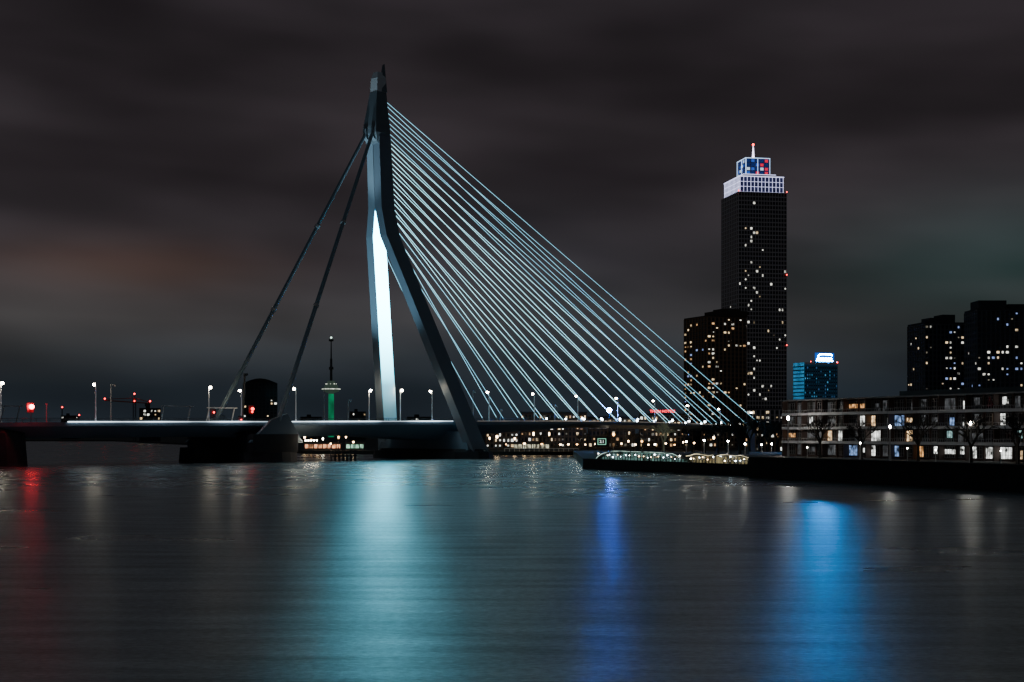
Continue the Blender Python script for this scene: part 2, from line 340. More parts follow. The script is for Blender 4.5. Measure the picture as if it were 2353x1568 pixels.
for i,(px,t,py) in enumerate(lp):
    s=s_at(px,t); z=zd(s); lab='lit street lamp on the bridge deck '+(wh[i] if i<len(wh) else ORD[i-8]+' to the right of the near pylon leg')
    o=L0 if i==0 else dup(L0,(0,0,0))
    o.location=Wd(s,t,z); o.rotation_euler=(0,0,A+(math.pi/2 if t>0 else -math.pi/2)); o['label']=lab
    k=max(.6,min(1.25,(zpy(py,s,t)-z)/10.6)); o.scale=(1,1,k)
def mast(px,py,t,label,armlen=0,red=False):
    s=s_at(px,t); z=zd(s); h=zpy(py,s,t)-z
    o=thing('light_mast',label,'mast',Wd(s,t,z),A)
    MB().tube((0,0,0),(0,0,h),.18,.1,7).build('pole',m_grey,o)
    if armlen: MB().box(-.1,armlen,-.1,.1,h-.4,h-.15).box(armlen-.5,armlen,-.15,.15,h-.8,h-.4).build('arm',m_grey,o)
    else: MB().box(-.25,.25,-.2,.2,h,h+.35).build('cap_box',m_grey,o)
    if red: MB().ball((0,0,h+.5),.22,8).build('beacon',m_redS,o)
mast(255,882,10,'tall thin unlit mast with short arm right of the left river pier',1.5)
mast(107,930,14,'short thin unlit pole beside the left river pier')
mast(1087,898,-12,'thin unlit mast on the deck directly behind the near pylon leg',1.2)
mast(745,900,-12,'thin unlit mast in front of the green observation tower')
mast(800,918,-14,'thin unlit mast in front of the small dark block near the floodlit leg',1.4)
mast(1150,940,-12,'short unlit mast on the far deck edge right of the near pylon leg',1.2)
mast(1275,930,-12,'unlit mast on the far deck edge right of the second lamp past the near leg',1.2)
s=s_at(556,-12); z=zd(s); o=thing('service_post','dark leaning service post left of the rounded dark office block','post',Wd(s,-12,z),A)
MB().path([(0,0,0),(.9,0,9),(1.1,0,15.5)],.35,6).build('pole',m_dark,o); MB().box(.7,2.2,-.3,.3,15.3,16.1).build('top_bracket',m_dark,o)
def portal(px,t,wd,h,label,m,lean=.9):
    s=s_at(px,t); z=zd(s); o=thing('barrier_gantry',label,'gantry',Wd(s,t,z),A)
    for k in(0,wd): MB().path([(k-lean,0,0),(k+.15,0,h)],.17,6).build('post',m,o)
    MB().box(-.6,wd+1.2,-.2,.2,h,h+.28).build('beam',m,o)
portal(8,8,4.5,4.4,'pale barrier gantry on the deck at the left edge',m_grey)
portal(376,12,9,4.6,'grey barrier gantry on the deck above the open river gap',m_grey)
portal(480,12,9,4.2,'white barrier gantry beside the far backstay foot',m_white)
def signal(px,py,t,m,r,label,two=False):
    s=s_at(px,t); z=zd(s); h=zpy(py,s,t)-z
    # lens faces the river side, housing and hood behind it shade the deck
    o=thing('traffic_signal',label,'traffic signal',Wd(s,t,z),A-math.pi/2)
    MB().tube((.3,0,0),(.3,0,h+.6),.1,n=6).build('pole',m_dark,o)
    MB().box(-.1,-.02,-1.0,1.0,h-1.6,h+1.1).build('housing',m_dark,o)
    MB().ball((.1+r,0,h),r,12).build('lens',m,o)
    if two: MB().ball((.1+r*.6,0,h-.95),r*.6,10).build('lens',m,o)
signal(70,935,16.2,m_red,.62,'large glowing red signal above the left river pier')
signal(578,940,15,m_redS,.5,'glowing red signal in front of the rounded dark office block',True)
signal(490,948,13,m_redS,.28,'small red signal beside the far backstay foot')
signal(553,965,15.4,m_redS,.22,'tiny low red signal beneath the lamp left of the dark office block')
# ---------------- generic building
Wcol=[mat('window_warm',(.3,.3,.3),.3,(1,.74,.42),1.1,emvar=.95,emscale=.35),mat('window_white',(.3,.3,.3),.3,(.95,.93,.82),1.15,emvar=.95,emscale=.4),mat('window_amber',(.3,.3,.3),.3,(1,.55,.24),.7,emvar=.9,emscale=.4),mat('window_cool',(.3,.3,.3),.3,(.35,.5,1),.8,emvar=.5,emscale=.5),mat('window_faint',(.2,.2,.2),.3,(.9,.8,.6),.15,emvar=.8,emscale=.5)]
def frame_at(px,D,th,name,label,cat='building',z=1.4,group=None):
    al=math.atan((px-CX)/F); return thing(name,label,cat,(D*math.tan(al),D,z),th-al,group)
def facade(root,face,w,z0,z1,nb,nf,prob,grid,gm,mats,ww=.6,hh=.5,proud=.3,cap=60,cluster=None,dark=m_black,off=0,pier=.14,off2=0,gt=.14):
    bw=w/nb; fh=(z1-z0)/nf; dk=MB(); g=MB(); lit=0; cells=[(i,j) for i in range(nb) for j in range(nf)]; random.shuffle(cells)
    meshes={}
    def bx(mb,u0,u1,d0,d1,a,b):
        if face=='r': mb.box(u0+off2,u1+off2,-d1+off,-d0+off,a,b)
        else: mb.box(-d1+off2,-d0+off2,u0+off,u1+off,a,b)
    for i,j in cells:
        u=(i+.5)*bw; zz=z0+(j+.5)*fh; p=prob
        if cluster: p=cluster(i/nb,j/nf)
        if random.random()<p and lit<cap:
            lit+=1; m=random.choice(mats); key=m.name+random.choice('abc')
            if key not in meshes:
                k=MB(); q=1 if key[-1]=='a' else .6; hw=bw*ww/2*q; v=.6 if key[-1]=='c' else 1
                if face=='r': k.box(-hw,hw,-.06,.01,-fh*hh/2*v,fh*hh/2*v)
                else: k.box(-.06,.01,-hw,hw,-fh*hh/2*v,fh*hh/2*v)
                o=k.build('window',m,root); meshes[key]=o.data
            else:
                o=bpy.data.objects.new('window',meshes[key]); C.objects.link(o); o.parent=root
            o.location=(u+off2,off,zz) if face=='r' else (off2,u+off,zz)
        else: bx(dk,u-bw*ww/2,u+bw*ww/2,.0,.05,zz-fh*hh/2,zz+fh*hh/2)
    if dk.v: dk.build('unlit_windows',dark,root,kind='stuff')
    if grid:
        for j in range(nf+1): bx(g,0,w,-.05,proud,z0+j*fh-gt,z0+j*fh+gt)
        for i in range(nb+1): bx(g,i*bw-bw*pier if i else 0,i*bw+bw*pier if i<nb else w,-.05,proud-.04,z0+.15,z1-.15)
        g.build('facade_grid',gm,root)
m_tb=mat('tower_cladding',(.08,.075,.08),.7,var=.3,scale=.05); m_tg=mat('tower_frame',(.45,.43,.45),.6,(.5,.46,.48),.018)  # frame emission paints in city glow
m_br=mat('dark_brick',(.09,.065,.05),.85,var=.3); m_bg=mat('brick_frame',(.2,.13,.09),.8,(.5,.3,.15),.008)  # faint warm glow put into the brick frame colour
sk=frame_at(1697,1005,math.radians(20),'skyscraper','tallest dark skyscraper with glowing white crown and lit spire','skyscraper')
W=36
MB().box(0,W,0,W,0,178.3).build('shaft',m_tb,sk)
def cl(x,y): 
    if y>.93: return .01
    p=.025+.05*math.exp(-((y-.5)/.25)**2)
    if .08<x<.32: p+=.24*(random.random()<.5)
    if y<.25: p+=.05
    return p
facade(sk,'r',W,3,178,17,58,.06,True,m_tg,[Wcol[1],Wcol[0],Wcol[1],Wcol[1]],cap=88,cluster=cl,ww=.66,hh=.5,pier=.07,gt=.24)
facade(sk,'l',W,3,178,10,58,.012,True,m_tg,[Wcol[2],Wcol[1]],cap=12,ww=.6,hh=.5,pier=.07,gt=.24)
m_crn=mat('crown_white_glow',(.9,.9,1),.5,(.66,.68,1),1.8); m_crg=mat('crown_glass',(.02,.03,.06),.2,(.15,.16,.6),.07,emvar=.6,emscale=.4)
cr_=MB().box(2,W-2,2,W-2,178.3,189.2).build('crown',m_crg,sk)
g=MB()
for z in(182.2,185.7): g.box(1.6,W-1.6,1.6,1.9,z,z+.16).box(1.6,1.9,1.6,W-1.6,z+.01,z+.17)
for i in range(13):
    u=1.7+i*(W-3.7)/12; g.box(u,u+.15,1.5,1.85,178.4,189.3).box(1.5,1.85,u,u+.15,178.4,189.3)
g.box(1.4,W-1.4,1.3,1.6,189.2,189.8).box(1.3,1.6,1.4,W-1.4,189.2,189.81).box(1.4,W-1.4,1.3,1.6,178.2,178.6).box(1.3,1.6,1.4,W-1.4,178.21,178.61)
g.build('crown_frame',m_crn,cr_)
te=MB().box(6,30,6,30,189.2,192).build('terrace',m_tb,cr_)
MB().box(5.8,30.2,5.7,6,191.6,191.95).box(5.7,6,5.8,30.2,191.61,191.96).build('terrace_light',m_crn,cr_)
ln=MB().box(9,26.5,9,26.5,192,204).build('lantern',mat('lantern_glass',(.03,.03,.06),.2,(.08,.12,.5),.12,emvar=.5),sk)
cols=[mat('pane_red',(.5,.1,.1),.3,(1,.01,.06),.9),mat('pane_blue',(.1,.2,.6),.3,(.05,.2,1),.5),mat('pane_white',(.6,.6,.7),.3,(.6,.8,1),1.1),mat('pane_dark_blue',(.05,.1,.3),.3,(.03,.08,.5),.2)]
LP=[[1,2,3,3],[3,1,3,1],[0,3,1,3],[3,2,0,3],[0,0,3,0]]
for i in range(5):
    for j in range(4):
        for fc in(0,1):
            m=cols[LP[i][j] if fc==0 else [1,3,3,1,2][(i+j)%5]]
            u=9.5+i*3.4; z=192.5+j*2.9
            k=MB(); (k.box(u,u+2.3,8.9,8.98,z,z+1.9) if fc==0 else k.box(8.9,8.98,u,u+2.3,z,z+1.9)); k.build('pane',m,ln)
g=MB()
g.box(8.6,26.9,8.5,8.85,203.8,204.2).box(8.5,8.85,8.6,26.9,203.81,204.21).box(8.6,26.9,8.5,8.85,192,192.3)
for u in(8.7,17.5,26.6): g.box(u,u+.25,8.55,8.84,192,204.2).box(8.55,8.84,u+.01,u+.26,192,204.2)
g.build('lantern_frame',mat('lantern_frame_glow',(.5,.7,1),.5,(.5,.7,1),1.8),ln)
MB().tube((17.5,17.5,204),(17.5,17.5,215),1.1,.25,8).build('spire',mat('spire_glow',(1,1,1),.5,(.85,.75,1),3,emvar=.6,emscale=.5),sk)
MB().ball((17.5,17.5,215.4),.9,8).build('beacon',m_redS,sk)
for u,z in((W,178.9),(0,178.9),(W,120),(W,70)): MB().ball((u,-.3,z),.45,8).build('beacon',m_redS,sk)
t2=frame_at(1625,900,math.radians(31),'apartment_tower','brown apartment tower with many warm windows left of the skyscraper')
MB().box(0,29,0,29,0,82).box(10,29.5,-.6,20,82,85.5).box(14,26,3,16,85.5,87).build('block',m_br,t2)
facade(t2,'r',29,2,81,10,29,.2,True,m_bg,[Wcol[0],Wcol[1],Wcol[2],Wcol[0]],cap=54,cluster=lambda x,y:(.36 if x<.6 else .1)*(1.25 if y>.35 else .6),ww=.62,hh=.4)
facade(t2,'l',29,2,81,8,29,.2,True,m_bg,[Wcol[0],Wcol[2],Wcol[0],Wcol[3]],cap=46,cluster=lambda x,y:(.42 if x>.55 else .07),ww=.62,hh=.4)
pd=frame_at(1715,950,math.radians(15),'podium_block','low podium block at the foot of the skyscraper')
MB().box(0,29,0,25,0,24).build('block',m_tb,pd); facade(pd,'r',29,2,23,9,6,.3,True,m_tg,[Wcol[0],Wcol[1]],cap=20)
bo=frame_at(1848,480,math.radians(34),'office_tower','blue-lit office block with a glowing blue rooftop sign behind the low block')
bo.scale=(.32,.32,.378)
MB().box(0,42,0,20,0,83).build('block',mat('office_blue',(.06,.12,.18),.5,(.02,.10,.2),.14),bo)  # blue light on the walls put into the material as emission
mo=[mat('window_azure',(.1,.3,.5),.3,(.12,.5,.9),.5,emvar=.9,emscale=.6),mat('window_navy',(.1,.2,.4),.3,(.08,.25,.6),.3)]
facade(bo,'r',42,3,80,15,24,.3,True,mat('office_frame',(.05,.1,.14),.6),mo,cap=96,ww=.5,hh=.45,proud=.2)
MB().box(-.3,0,0,20,2,83).build('lit_gable',mat('gable_blue_glow',(.1,.4,.6),.5,(.02,.24,.48),.5,emvar=.5,emscale=.3),bo)  # blue floodlight on the gable painted as emission
mb=MB()
for k in range(24): mb.box(-.6,-.3,0,20,3+k*3.3,3+k*3.3+1.1)
mb.build('gable_slats',mat('gable_slat',(.05,.12,.16),.6),bo)
MB().box(0,42,-.4,0,81.5,83).build('parapet',m_tg,bo)
sg_=MB().box(13,37,1.2,1.5,83,84.0).box(14,14.4,.9,1.2,82,85).box(36,36.4,.9,1.2,82,85).build('rooftop_sign',m_dark,bo)
m_neon=mat('neon_blue_white',(1,1,1),.9,(.0009,.33,1),900)
MB().box(14.5,38.5,1.5,1.7,84.0,92.0).build('sign_backing',mat('sign_back_glow',(.003,.004,.006),1,(.004,.12,.75),.8),sg_)  # blue emission on the backing paints the halo around the neon
MATS['sign_back_glow'].node_tree.nodes['Principled BSDF'].inputs['Specular IOR Level'].default_value=0
def neon(pts,r): MB().path([Vector((x,.8,z)) for x,z in pts],r,6).build('neon_lettering',m_neon,sg_)
neon([(18,88.8),(19.5,90.4),(24,90.8),(34,90.6),(35.5,89.8)],.32)
for k in range(6):
    x=16.2+k*3.3; neon([(x,84.8),(x+1.2,87.3),(x+2.2,87.3),(x+1.4,85.5),(x+2.4,84.9),(x+3.3,85.2)],.27)
MB().ball((41.5,-.3,83.6),.7,8).build('beacon',m_redS,bo); MB().ball((8,-.3,83.9),.5,8).build('beacon',m_redS,bo)
def darktower(px,D,th,wr,wl,h,steps,label,c1,c2,seedp):
    o=frame_at(px,D,th,'apartment_tower',label)
    mb=MB().box(0,wr,0,wl,0,h)
    for s_ in steps: mb.box(*s_)
    mb.build('block',mat('dark_concrete',(.04,.038,.04),.85,var=.3),o)
    gm=mat('dark_concrete_frame',(.11,.105,.105),.8)
    facade(o,'r',wr,3,h-1,int(wr/1.9),int(h/2.5),.1,True,gm,[Wcol[1],Wcol[0],Wcol[1],Wcol[3],Wcol[4]],cap=c1,cluster=seedp,ww=.56,hh=.38)
    facade(o,'l',wl,3,h-1,int(wl/2.4),int(h/2.5),.08,True,gm,[Wcol[1],Wcol[0],Wcol[3]],cap=c2,ww=.56,hh=.38)
darktower(2125,640,math.radians(25),19,18,57.5,[(3,9,1,10,57.5,59.5),(9,15,1,10,57.5,61)],'nearly black apartment tower, the left of the pair at right',74,22,lambda x,y:.4 if x>.5 else .12)
darktower(2245,610,math.radians(18),32,17,61,[(1,13,1,12,61,64.5),(14,26,2,14,61,63)],'nearly black apartment tower cut by the right frame edge',82,10,lambda x,y:.24)
def block(px,D,th,wr,wl,h,nf,prob,label,mats,cap=80,m=m_br,gm=m_bg,nbay=None,name='apartment_block'):
    o=frame_at(px,D,th,name,label); MB().box(0,wr,0,wl,0,h).build('block',m,o)
    facade(o,'r',wr,.5,h-.6,nbay or int(wr/1.7),nf,prob,True,gm,mats,cap=cap,ww=.6,hh=.5)
    MB().box(-.4,wr+.4,-.5,wl+.4,h,h+.5).build('roof',m_dark,o); return o
wm_=[mat('far_window_warm',(.3,.3,.3),.3,(1,.70,.36),1.5,emvar=.95,emscale=.35),Wcol[2],mat('far_window_white',(.3,.3,.3),.3,(.95,.95,.85),1.5,emvar=.95,emscale=.4),Wcol[0],Wcol[4],Wcol[2]]
block(1116,650,0.02,15,14,11.0,4,.6,'small lit housing block seen under the deck right of the pylon',[wm_[2],wm_[0],wm_[2]])
block(1196,665,.02,31,14,17,6,.42,'brick housing block behind the bridge, left of the bare waterside tree',wm_)
block(1352,672,.02,22,14,15,5,.40,'brick housing block behind the bridge, below the blue lamp',wm_)
hb=block(1470,680,.02,23,14,16.5,6,.4,'hotel block behind the bridge with red lettering on its roof',wm_,name='hotel_building')
block(1605,700,.02,26,14,13.5,5,.35,'low housing block behind the bridge end below the tall towers',wm_)
block(1120,760,0,12,12,13,4,.25,'dark housing block behind the small lit block',wm_)
block(1735,520,.3,13,10,11,4,.3,'small block between the bridge end and the low apartment block',wm_)
def textobj(s,size,m,parent,loc,name,ext=.05,rz=0,align='CENTER'):
    cu=bpy.data.curves.new(name,'FONT'); cu.body=s; cu.size=size; cu.extrude=ext; cu.align_x=align; cu.offset=.01*size
    t=bpy.data.objects.new(name,cu); C.objects.link(t); bpy.context.view_layer.update()
    me=bpy.data.meshes.new_from_object(t.evaluated_get(bpy.context.evaluated_depsgraph_get())); bpy.data.objects.remove(t)
    me.materials.clear(); me.materials.append(m); o=bpy.data.objects.new(name,me); C.objects.link(o); o.parent=parent; o.location=loc; o.rotation_euler=(math.pi/2,0,rz); return o
textobj('THON HOTELS',1.75,mat('neon_red',(1,.1,.1),.5,(1,.03,.05),5),hb,(10.8,-.8,17.3),'sign_lettering')
MB().box(5,16.6,-.7,-.6,16.9,17.15).build('sign_rail',m_dark,hb)
o=frame_at(558,1500,0,'office_building','rounded-top dark office block left of the near backstay')
mb=MB(); ring=[(0,0),(36,0),(36,60)]+[(36-36*k/8,60+5.2*math.sin(math.pi*k/8)+ (0)) for k in range(1,8)]+[(0,60)]
mb.loft([[(x,0,z) for x,z in ring],[(x,25,z) for x,z in ring]]).build('block',mat('far_dark_glass',(.02,.022,.025),.5),o)
facade(o,'r',36,4,60,9,17,.08,True,mat('far_frame',(.07,.072,.075),.7),[wm_[2],wm_[0]],cap=16)
def farblock(px,D,w_,py,label,prob=.15,n=6):
    o=frame_at(px,D,0,'distant_building',label); h=CH+(HY-py)*D/F-1.4; MB().box(0,w_,0,12,0,h).box(w_*.3,w_*.5,2,8,h,h+2.5).build('block',MATS['far_dark_glass'],o)
    facade(o,'r',w_,max(2,h-18),h-1,n,5,prob,False,m_tg,[wm_[2],wm_[0]],cap=12)
farblock(320,1300,19,938,'small dark block with a few lit windows below the tower crane',.3)
farblock(803,1400,16,946,'small dark block beside the floodlit pylon leg',.15)
farblock(140,1700,20,955,'low dark block at far left behind the deck',.1)
farblock(690,1600,24,958,'low dark block left of the green observation tower',.08)
farblock(935,1500,26,958,'low dark block seen between the pylon legs',.1)
ob=thing('observation_tower','green-lit observation tower with a round platform and thin mast','tower',(*at(761,HY,2500)[:2],1.4))
mg=mat('green_floodlit_concrete',(.3,.4,.35),.7,(.0,.42,.16),.40,emvar=.6,emscale=.04)  # green floodlight on the shaft put into its emission
MB().lathe([(5,0),(4.8,70),(4.6,76)],14).build('shaft',mg,ob)
MB().lathe([(4.6,76),(6,78),(13,80),(15.5,83),(15.5,86),(12,87.5),(12,91),(8,92),(7,98),(4,99)],20).build('platform',mat('platform_shell',(.2,.22,.2),.6,(.25,.4,.3),.10),ob)  # faint greenish light painted into the shell as emission
mb=MB()
for k in range(24):
    a=k*math.tau/24; a2=(k+1)*math.tau/24; mb.tube((15.9*math.cos(a),15.9*math.sin(a),84.5),(15.9*math.cos(a2),15.9*math.sin(a2),84.5),.5,n=5)
mb.build('platform_light_ring',mat('platform_light',(1,1,1),.5,(.9,.95,.8),1.4,emvar=.9,emscale=.3),ob)
for k in range(8):
    a=k*math.tau/8; MB().ball((9*math.cos(a),9*math.sin(a),93.5),.8,6).build('lamp',MATS['platform_light'],ob)
MB().tube((0,0,99),(0,0,138),2.3,2.0,10).tube((0,0,138),(0,0,168),1.3,.9,8).lathe([(2.2,118),(4,119),(4,123),(2.2,124)],12).lathe([(1,168),(4.2,169),(4.2,172),(1,173)],12).tube((0,0,173),(0,0,178),.6,n=6).build('mast',mat('mast_dark',(.12,.13,.13),.6),ob)
MB().ball((0,0,175),1.6,8).build('beacon',mat('beacon_pale',(1,1,1),.5,(.7,1,.85),3),ob)
cr0=thing('tower_crane','distant tower crane with red warning lights at left','crane',(*at(309,HY,1200)[:2],1.4))
mb=MB(); H=37
for x,y in((-1,-1),(1,-1),(1,1),(-1,1)): mb.tube((x,y,0),(x,y,H),.22,n=4)
for k in range(12): mb.tube((-1,-1,k*3),(1,-1,k*3+3),.14,n=4); mb.tube((1,-1,k*3),(1,1,k*3+3),.14,n=4)
mb.build('mast',m_dark,cr0)
MB().path([(-25,0,35),(13,0,32.5)],.5,5).path([(-25,0,36),(0,0,37),(13,0,33.5)],.3,5).path([(0,0,33),(0,0,40)],.35,5).build('jib',mat('crane_paint',(.45,.12,.08),.5),cr0)
MB().box(9,13,-1,1,30,32.6).build('counterweight',m_dark,cr0)
for p in((-25,0,36.4),(13.2,0,34.3),(0,0,40.5),(0,0,34.5)): MB().ball(p,.75,8).build('beacon',m_redS,cr0)
for px,py,lab in((143,935,'distant lattice mast with red lights at far left'),(182,953,'shortest distant red-lit mast at far left')):
    o=thing('radio_mast',lab,'mast',(*at(px,HY,1600)[:2],1.4)); h=(HY-py)*1600/F+7
    mb=MB()
    for x,y in((-1,-1),(1,-1),(0,1)): mb.tube((x,y,0),(x*.3,y*.3,h),.3,n=4)
    mb.build('lattice',m_dark,o)
    MB().ball((0,0,h),.9,8).build('beacon',m_redS,o)
# ---------------- LOW APARTMENT BLOCK
lb=thing('apartment_block','long low apartment block with white balconies and lit rooms on the quay','building',(66.9,345,3.4),math.atan2(-.917,.40))
Lw=100; SH=3.3
mbk=mat('river_brick',(.09,.062,.055),.85,var=.3,scale=.8); mwp=mat('balcony_white',(.62,.63,.66),.6,var=.15,scale=.3)
MB().box(0,Lw,0,12,0,4*SH).build('block',mat('render_dark',(.04,.04,.043),.8),lb)
MB().box(-.6,Lw+.6,-2.1,12.4,4*SH+.01,4*SH+.3).build('roof',mat('roof_edge',(.25,.25,.26),.6),lb)
MB().box(38,Lw,3,11,4*SH+.31,4*SH+1.5).build('roof_storey',m_dark,lb)
nb=25; bw=Lw/nb
def room(n,c,s,sc): return mat(n,(.05,.05,.05),.3,c,s,emvar=1.0,emscale=sc)
mm=[room('room_warm',(1,.66,.34),1.5,.9),room('room_white',(.92,.95,.90),1.5,.8),room('room_teal',(.40,.72,.70),.8,.9),room('room_amber',(1,.48,.17),.9,1.1),room('room_dim',(.28,.30,.32),.2,.8),room('room_blue',(.3,.5,.95),.7,.9)]
mfr=mat('window_frame_paint',(.3,.3,.31),.5)
hw=bw*.46
def frame_mesh(us,parent):
    fr=MB()
    for u in us: fr.box(u,u+.1,-.12,-.02,-1.2,1.2)
    fr.box(-hw+.08,hw-.01,-.12,-.02,1.12,1.2).box(-hw+.08,hw-.01,-.12,-.02,-1.2,-1.12).box(-hw+.08,hw-.01,-.115,-.03,.55,.62).box(-hw+.08,hw-.01,-.115,-.03,-.45,-.38)
    return fr.build('frame',mfr,parent)
frs=[None,None]; US=[[-hw,-hw*.6,-hw*.2,hw*.2,hw*.6,hw-.1],[-hw,-hw*.7,-hw*.45,0,hw*.45,hw-.1]]
pan={}
for i in range(nb):
    for j in range(4):
        pr_=.34 if i<8 else .62
        if j==3: pr_*=.65
        m=m_black
        if random.random()<pr_: m=random.choice([mm[0],mm[1],mm[0],mm[2],mm[3],mm[5],mm[1]])
        elif random.random()<.6: m=mm[4]
        if (i,j) in((17,0),(18,0),(13,0),(15,2)): m=mm[1]
        wd=random.choice([(-hw,hw,-1.15,1.15),(-hw,-hw*.2,-1.15,1.15),(hw*.2,hw,-1.15,1.15),(-hw*.6,hw*.2,-.4,1.1),(-hw*.2,hw*.6,-1.15,.5),(-hw,hw,-.4,.55)]); key=m.name+str(wd)
        if key not in pan:
            o=MB().box(wd[0],wd[1],-.05,.01,wd[2],wd[3]).build('window',m,lb); pan[key]=o.data
        else: o=bpy.data.objects.new('window',pan[key]); C.objects.link(o); o.parent=lb
        o.location=((i+.5)*bw,0,j*SH+1.65)
        v=(i+j)%2
        if frs[v] is None: q=frame_mesh(US[v],o); frs[v]=q.data
        else: q=bpy.data.objects.new('frame',frs[v]); C.objects.link(q); q.parent=o
pr=MB()
for i in range(nb+1):
    u=i*bw; pr.box(u-.18,u+.18,-.5 if i%2 else -1.6,-.01,0,4*SH)
pr.box(0,Lw,-.3,-.005,-.05,.35)
pr.build('party_walls',mbk,lb)
bal=None
for i in range(0,nb-1,2):
    for j in(1,2,3):
        if bal is None:
            bal=MB().box(.06,2*bw-.1,-1.7,-.02,-.14,.08).box(.06,2*bw-.1,-1.78,-1.69,-.2,.42).build('balcony',mwp,lb)
            o=bal
            rl=MB().box(.1,2*bw-.4,-1.76,-1.70,1.0,1.06)
            for k in range(12): rl.box(.2+k*(2*bw-.7)/11-.02,.2+k*(2*bw-.7)/11+.02,-1.75,-1.71,.42,1.0)
            rail=rl.build('railing',m_grey,o)
        else:
            o=bal.copy(); C.objects.link(o); q=rail.copy(); C.objects.link(q); q.parent=o
        o.location=(i*bw,0,j*SH)
# ---------------- bare trees
m_bark=mat('bark',(.05,.045,.04),.9)
def tree(loc,h,label,seed,group='bare trees along the waterfront',m=m_bark,dep=5,spread=.5,thick=.03):
    rnd=random.Random(seed); t=thing('bare_tree',label,'tree',loc,rnd.random()*6,group)
    tr=MB(); crn=MB()
    def br(p,d,l,r,k):
        q=p+d*l; mb=tr if k<=0 else crn
        mb.tube(p,q,r,max(r*.68,.03),5 if k<2 else 3)
        if k>=dep: return
        n=3 if k<4 else 2
        for i in range(n+(k==0)):
            v=Vector((rnd.gauss(0,1),rnd.gauss(0,1),rnd.gauss(0,.6))); v=(v-d*v.dot(d)).normalized()
            nd=(d+v*(spread+.3*rnd.random())+Vector((0,0,.15))).normalized()
            br(q if i else p.lerp(q,.9),nd,l*(.62+.22*rnd.random()) if k else l*.62,max(r*.62,.045),k+1)
    br(Vector((0,0,0)),Vector((0,0,1)),h*.3,h*thick,0)
    tr.build('trunk',m,t); crn.build('crown',m,t)
    return t
def gp(px,D): return ((px-CX)/F*D,D)
for k,(px,D,h,lab,z) in enumerate([(2110,262,11,'bare tree before the low apartment block, left of the tall right lamp',3.4),(2232,250,10.5,'bare tree before the low apartment block, below the dark towers gap',3.4),(2338,240,11,'bare tree at the right frame edge before the low apartment block',3.4),(1885,318,11,'bare tree near the left end of the low apartment block',3.4),(1980,300,10,'bare tree before the second quarter of the low apartment block',3.4),(1525,420,12,'bare tree with painted grey-green light behind the pavilions under the deck',2.3)]):
    tree((*gp(px,D),z),h,lab,k+3,m=mat('lit_bark',(.4,.42,.34),.9,(.3,.33,.2),.09) if px==1525 else m_bark,thick=.032)  # lamp light on one tree painted as grey-green emission of its bark
for k,(px,D,h) in enumerate([(1590,520,12),(1620,500,13),(1650,520,15),(1672,490,15),(1700,500,17),(1722,480,16),(1745,480,16),(1765,460,15),(1785,470,14)]):
    tree((*gp(px,D),1.4),h,ORD[k]+' from the left of the dark trees below the bridge end',20+k,'dark trees below the bridge end',thick=.035)
tree((*gp(2072,560),1.4),24,'tall bare tree against the sky left of the dark towers',40,'trees behind the low block',thick=.02)
for k,px in enumerate((1240,1335,1400,1455)):
    tree((*gp(px,600),1.4),11,ORD[k]+' from left of the small bare trees on the far promenade',60+k,'small trees on the far promenade',dep=4)
# ---------------- pavilions on pier
PD=Vector((.43,-.903,0)).normalized(); PN=Vector((.903,.43,0)).normalized(); PR=math.atan2(PD.y,PD.x)
P0=Vector((17.9,359,0))
m_gl=mat('pavilion_glass',(.02,.04,.04),.15,(.35,.70,.62),.20,emvar=1.0,emscale=.6)
m_line=mat('roof_line_glow',(1,1,1),.5,(.7,1,.85),.8,emvar=1.0,emscale=.25); m_gold=mat('roof_line_gold',(1,1,1),.5,(1,.85,.5),1.3,emvar=1.0,emscale=.3)
m_gl2=mat('pavilion_glass_gold',(.04,.04,.03),.15,(.85,.7,.35),.18,emvar=1.0,emscale=.6)
m_spark=mat('pavilion_lamp_white',(1,1,1),.5,(1,.88,.7),50)
def pavilion(u0,ln_,prof,label,lm,hs=.8,gm=m_gl):
    p=P0+PD*u0+PN*4; o=thing('pavilion',label,'pavilion',(p.x,p.y,2.3),PR)
    pts=[(ln_*a,h*hs) for a,h in prof]
    poly=[(x,z-.35) for x,z in pts]+[(ln_,0),(0,0)]
    body=MB()
    body.loft([[(x,.4,max(z,0)) for x,z in poly],[(x,8,max(z,0)) for x,z in poly]]).build('glass_body',gm,o)
    rf=MB()
    for (x0,z0),(x1,z1) in zip(pts[:-1],pts[1:]): rf.loft([[(x0,-.6,z0-.2),(x1,-.6,z1-.2),(x1,-.6,z1),(x0,-.6,z0)],[(x0,9,z0-.2),(x1,9,z1-.2),(x1,9,z1),(x0,9,z0)]])
    rf.build('roof',m_dark,o)
    MB().path([Vector((x,-.75,z)) for x,z in pts],.05,6).build('light_line',lm,o)
    mb=MB(); k=1.2
    while k<ln_-.5: mb.box(k-.1,k+.1,.2,.39,0,interp(pts,k)-.4); k+=1.3
    mb.box(.5,ln_-.5,.15,.38,.7,.85).box(.5,ln_-.5,.1,.19,1.5,1.6).build('window_frame',m_dark,o)
    for q in range(int(ln_/1.8)): MB().ball((1.0+q*1.8+random.uniform(-.6,.6),-.3,.6+1.0*random.random()),random.choice([.08,.11,.15]),8).build('lamp',random.choice([m_spark,m_lampb,m_lampo]),o)
    return o
pavilion(1,17,[(0,.3),(.06,1.0),(.14,1.6),(.25,2.1),(.38,2.5),(.5,2.7),(.75,2.8),(1,2.7)],'glazed pavilion with curved pale roof line at the left end of the dark pier',m_line)
pavilion(18.6,22,[(0,2.7),(.3,2.7),(.6,2.6),(.85,2.4),(.94,1.8),(1,1.1)],'long glazed pavilion in the middle of the dark pier',m_line)
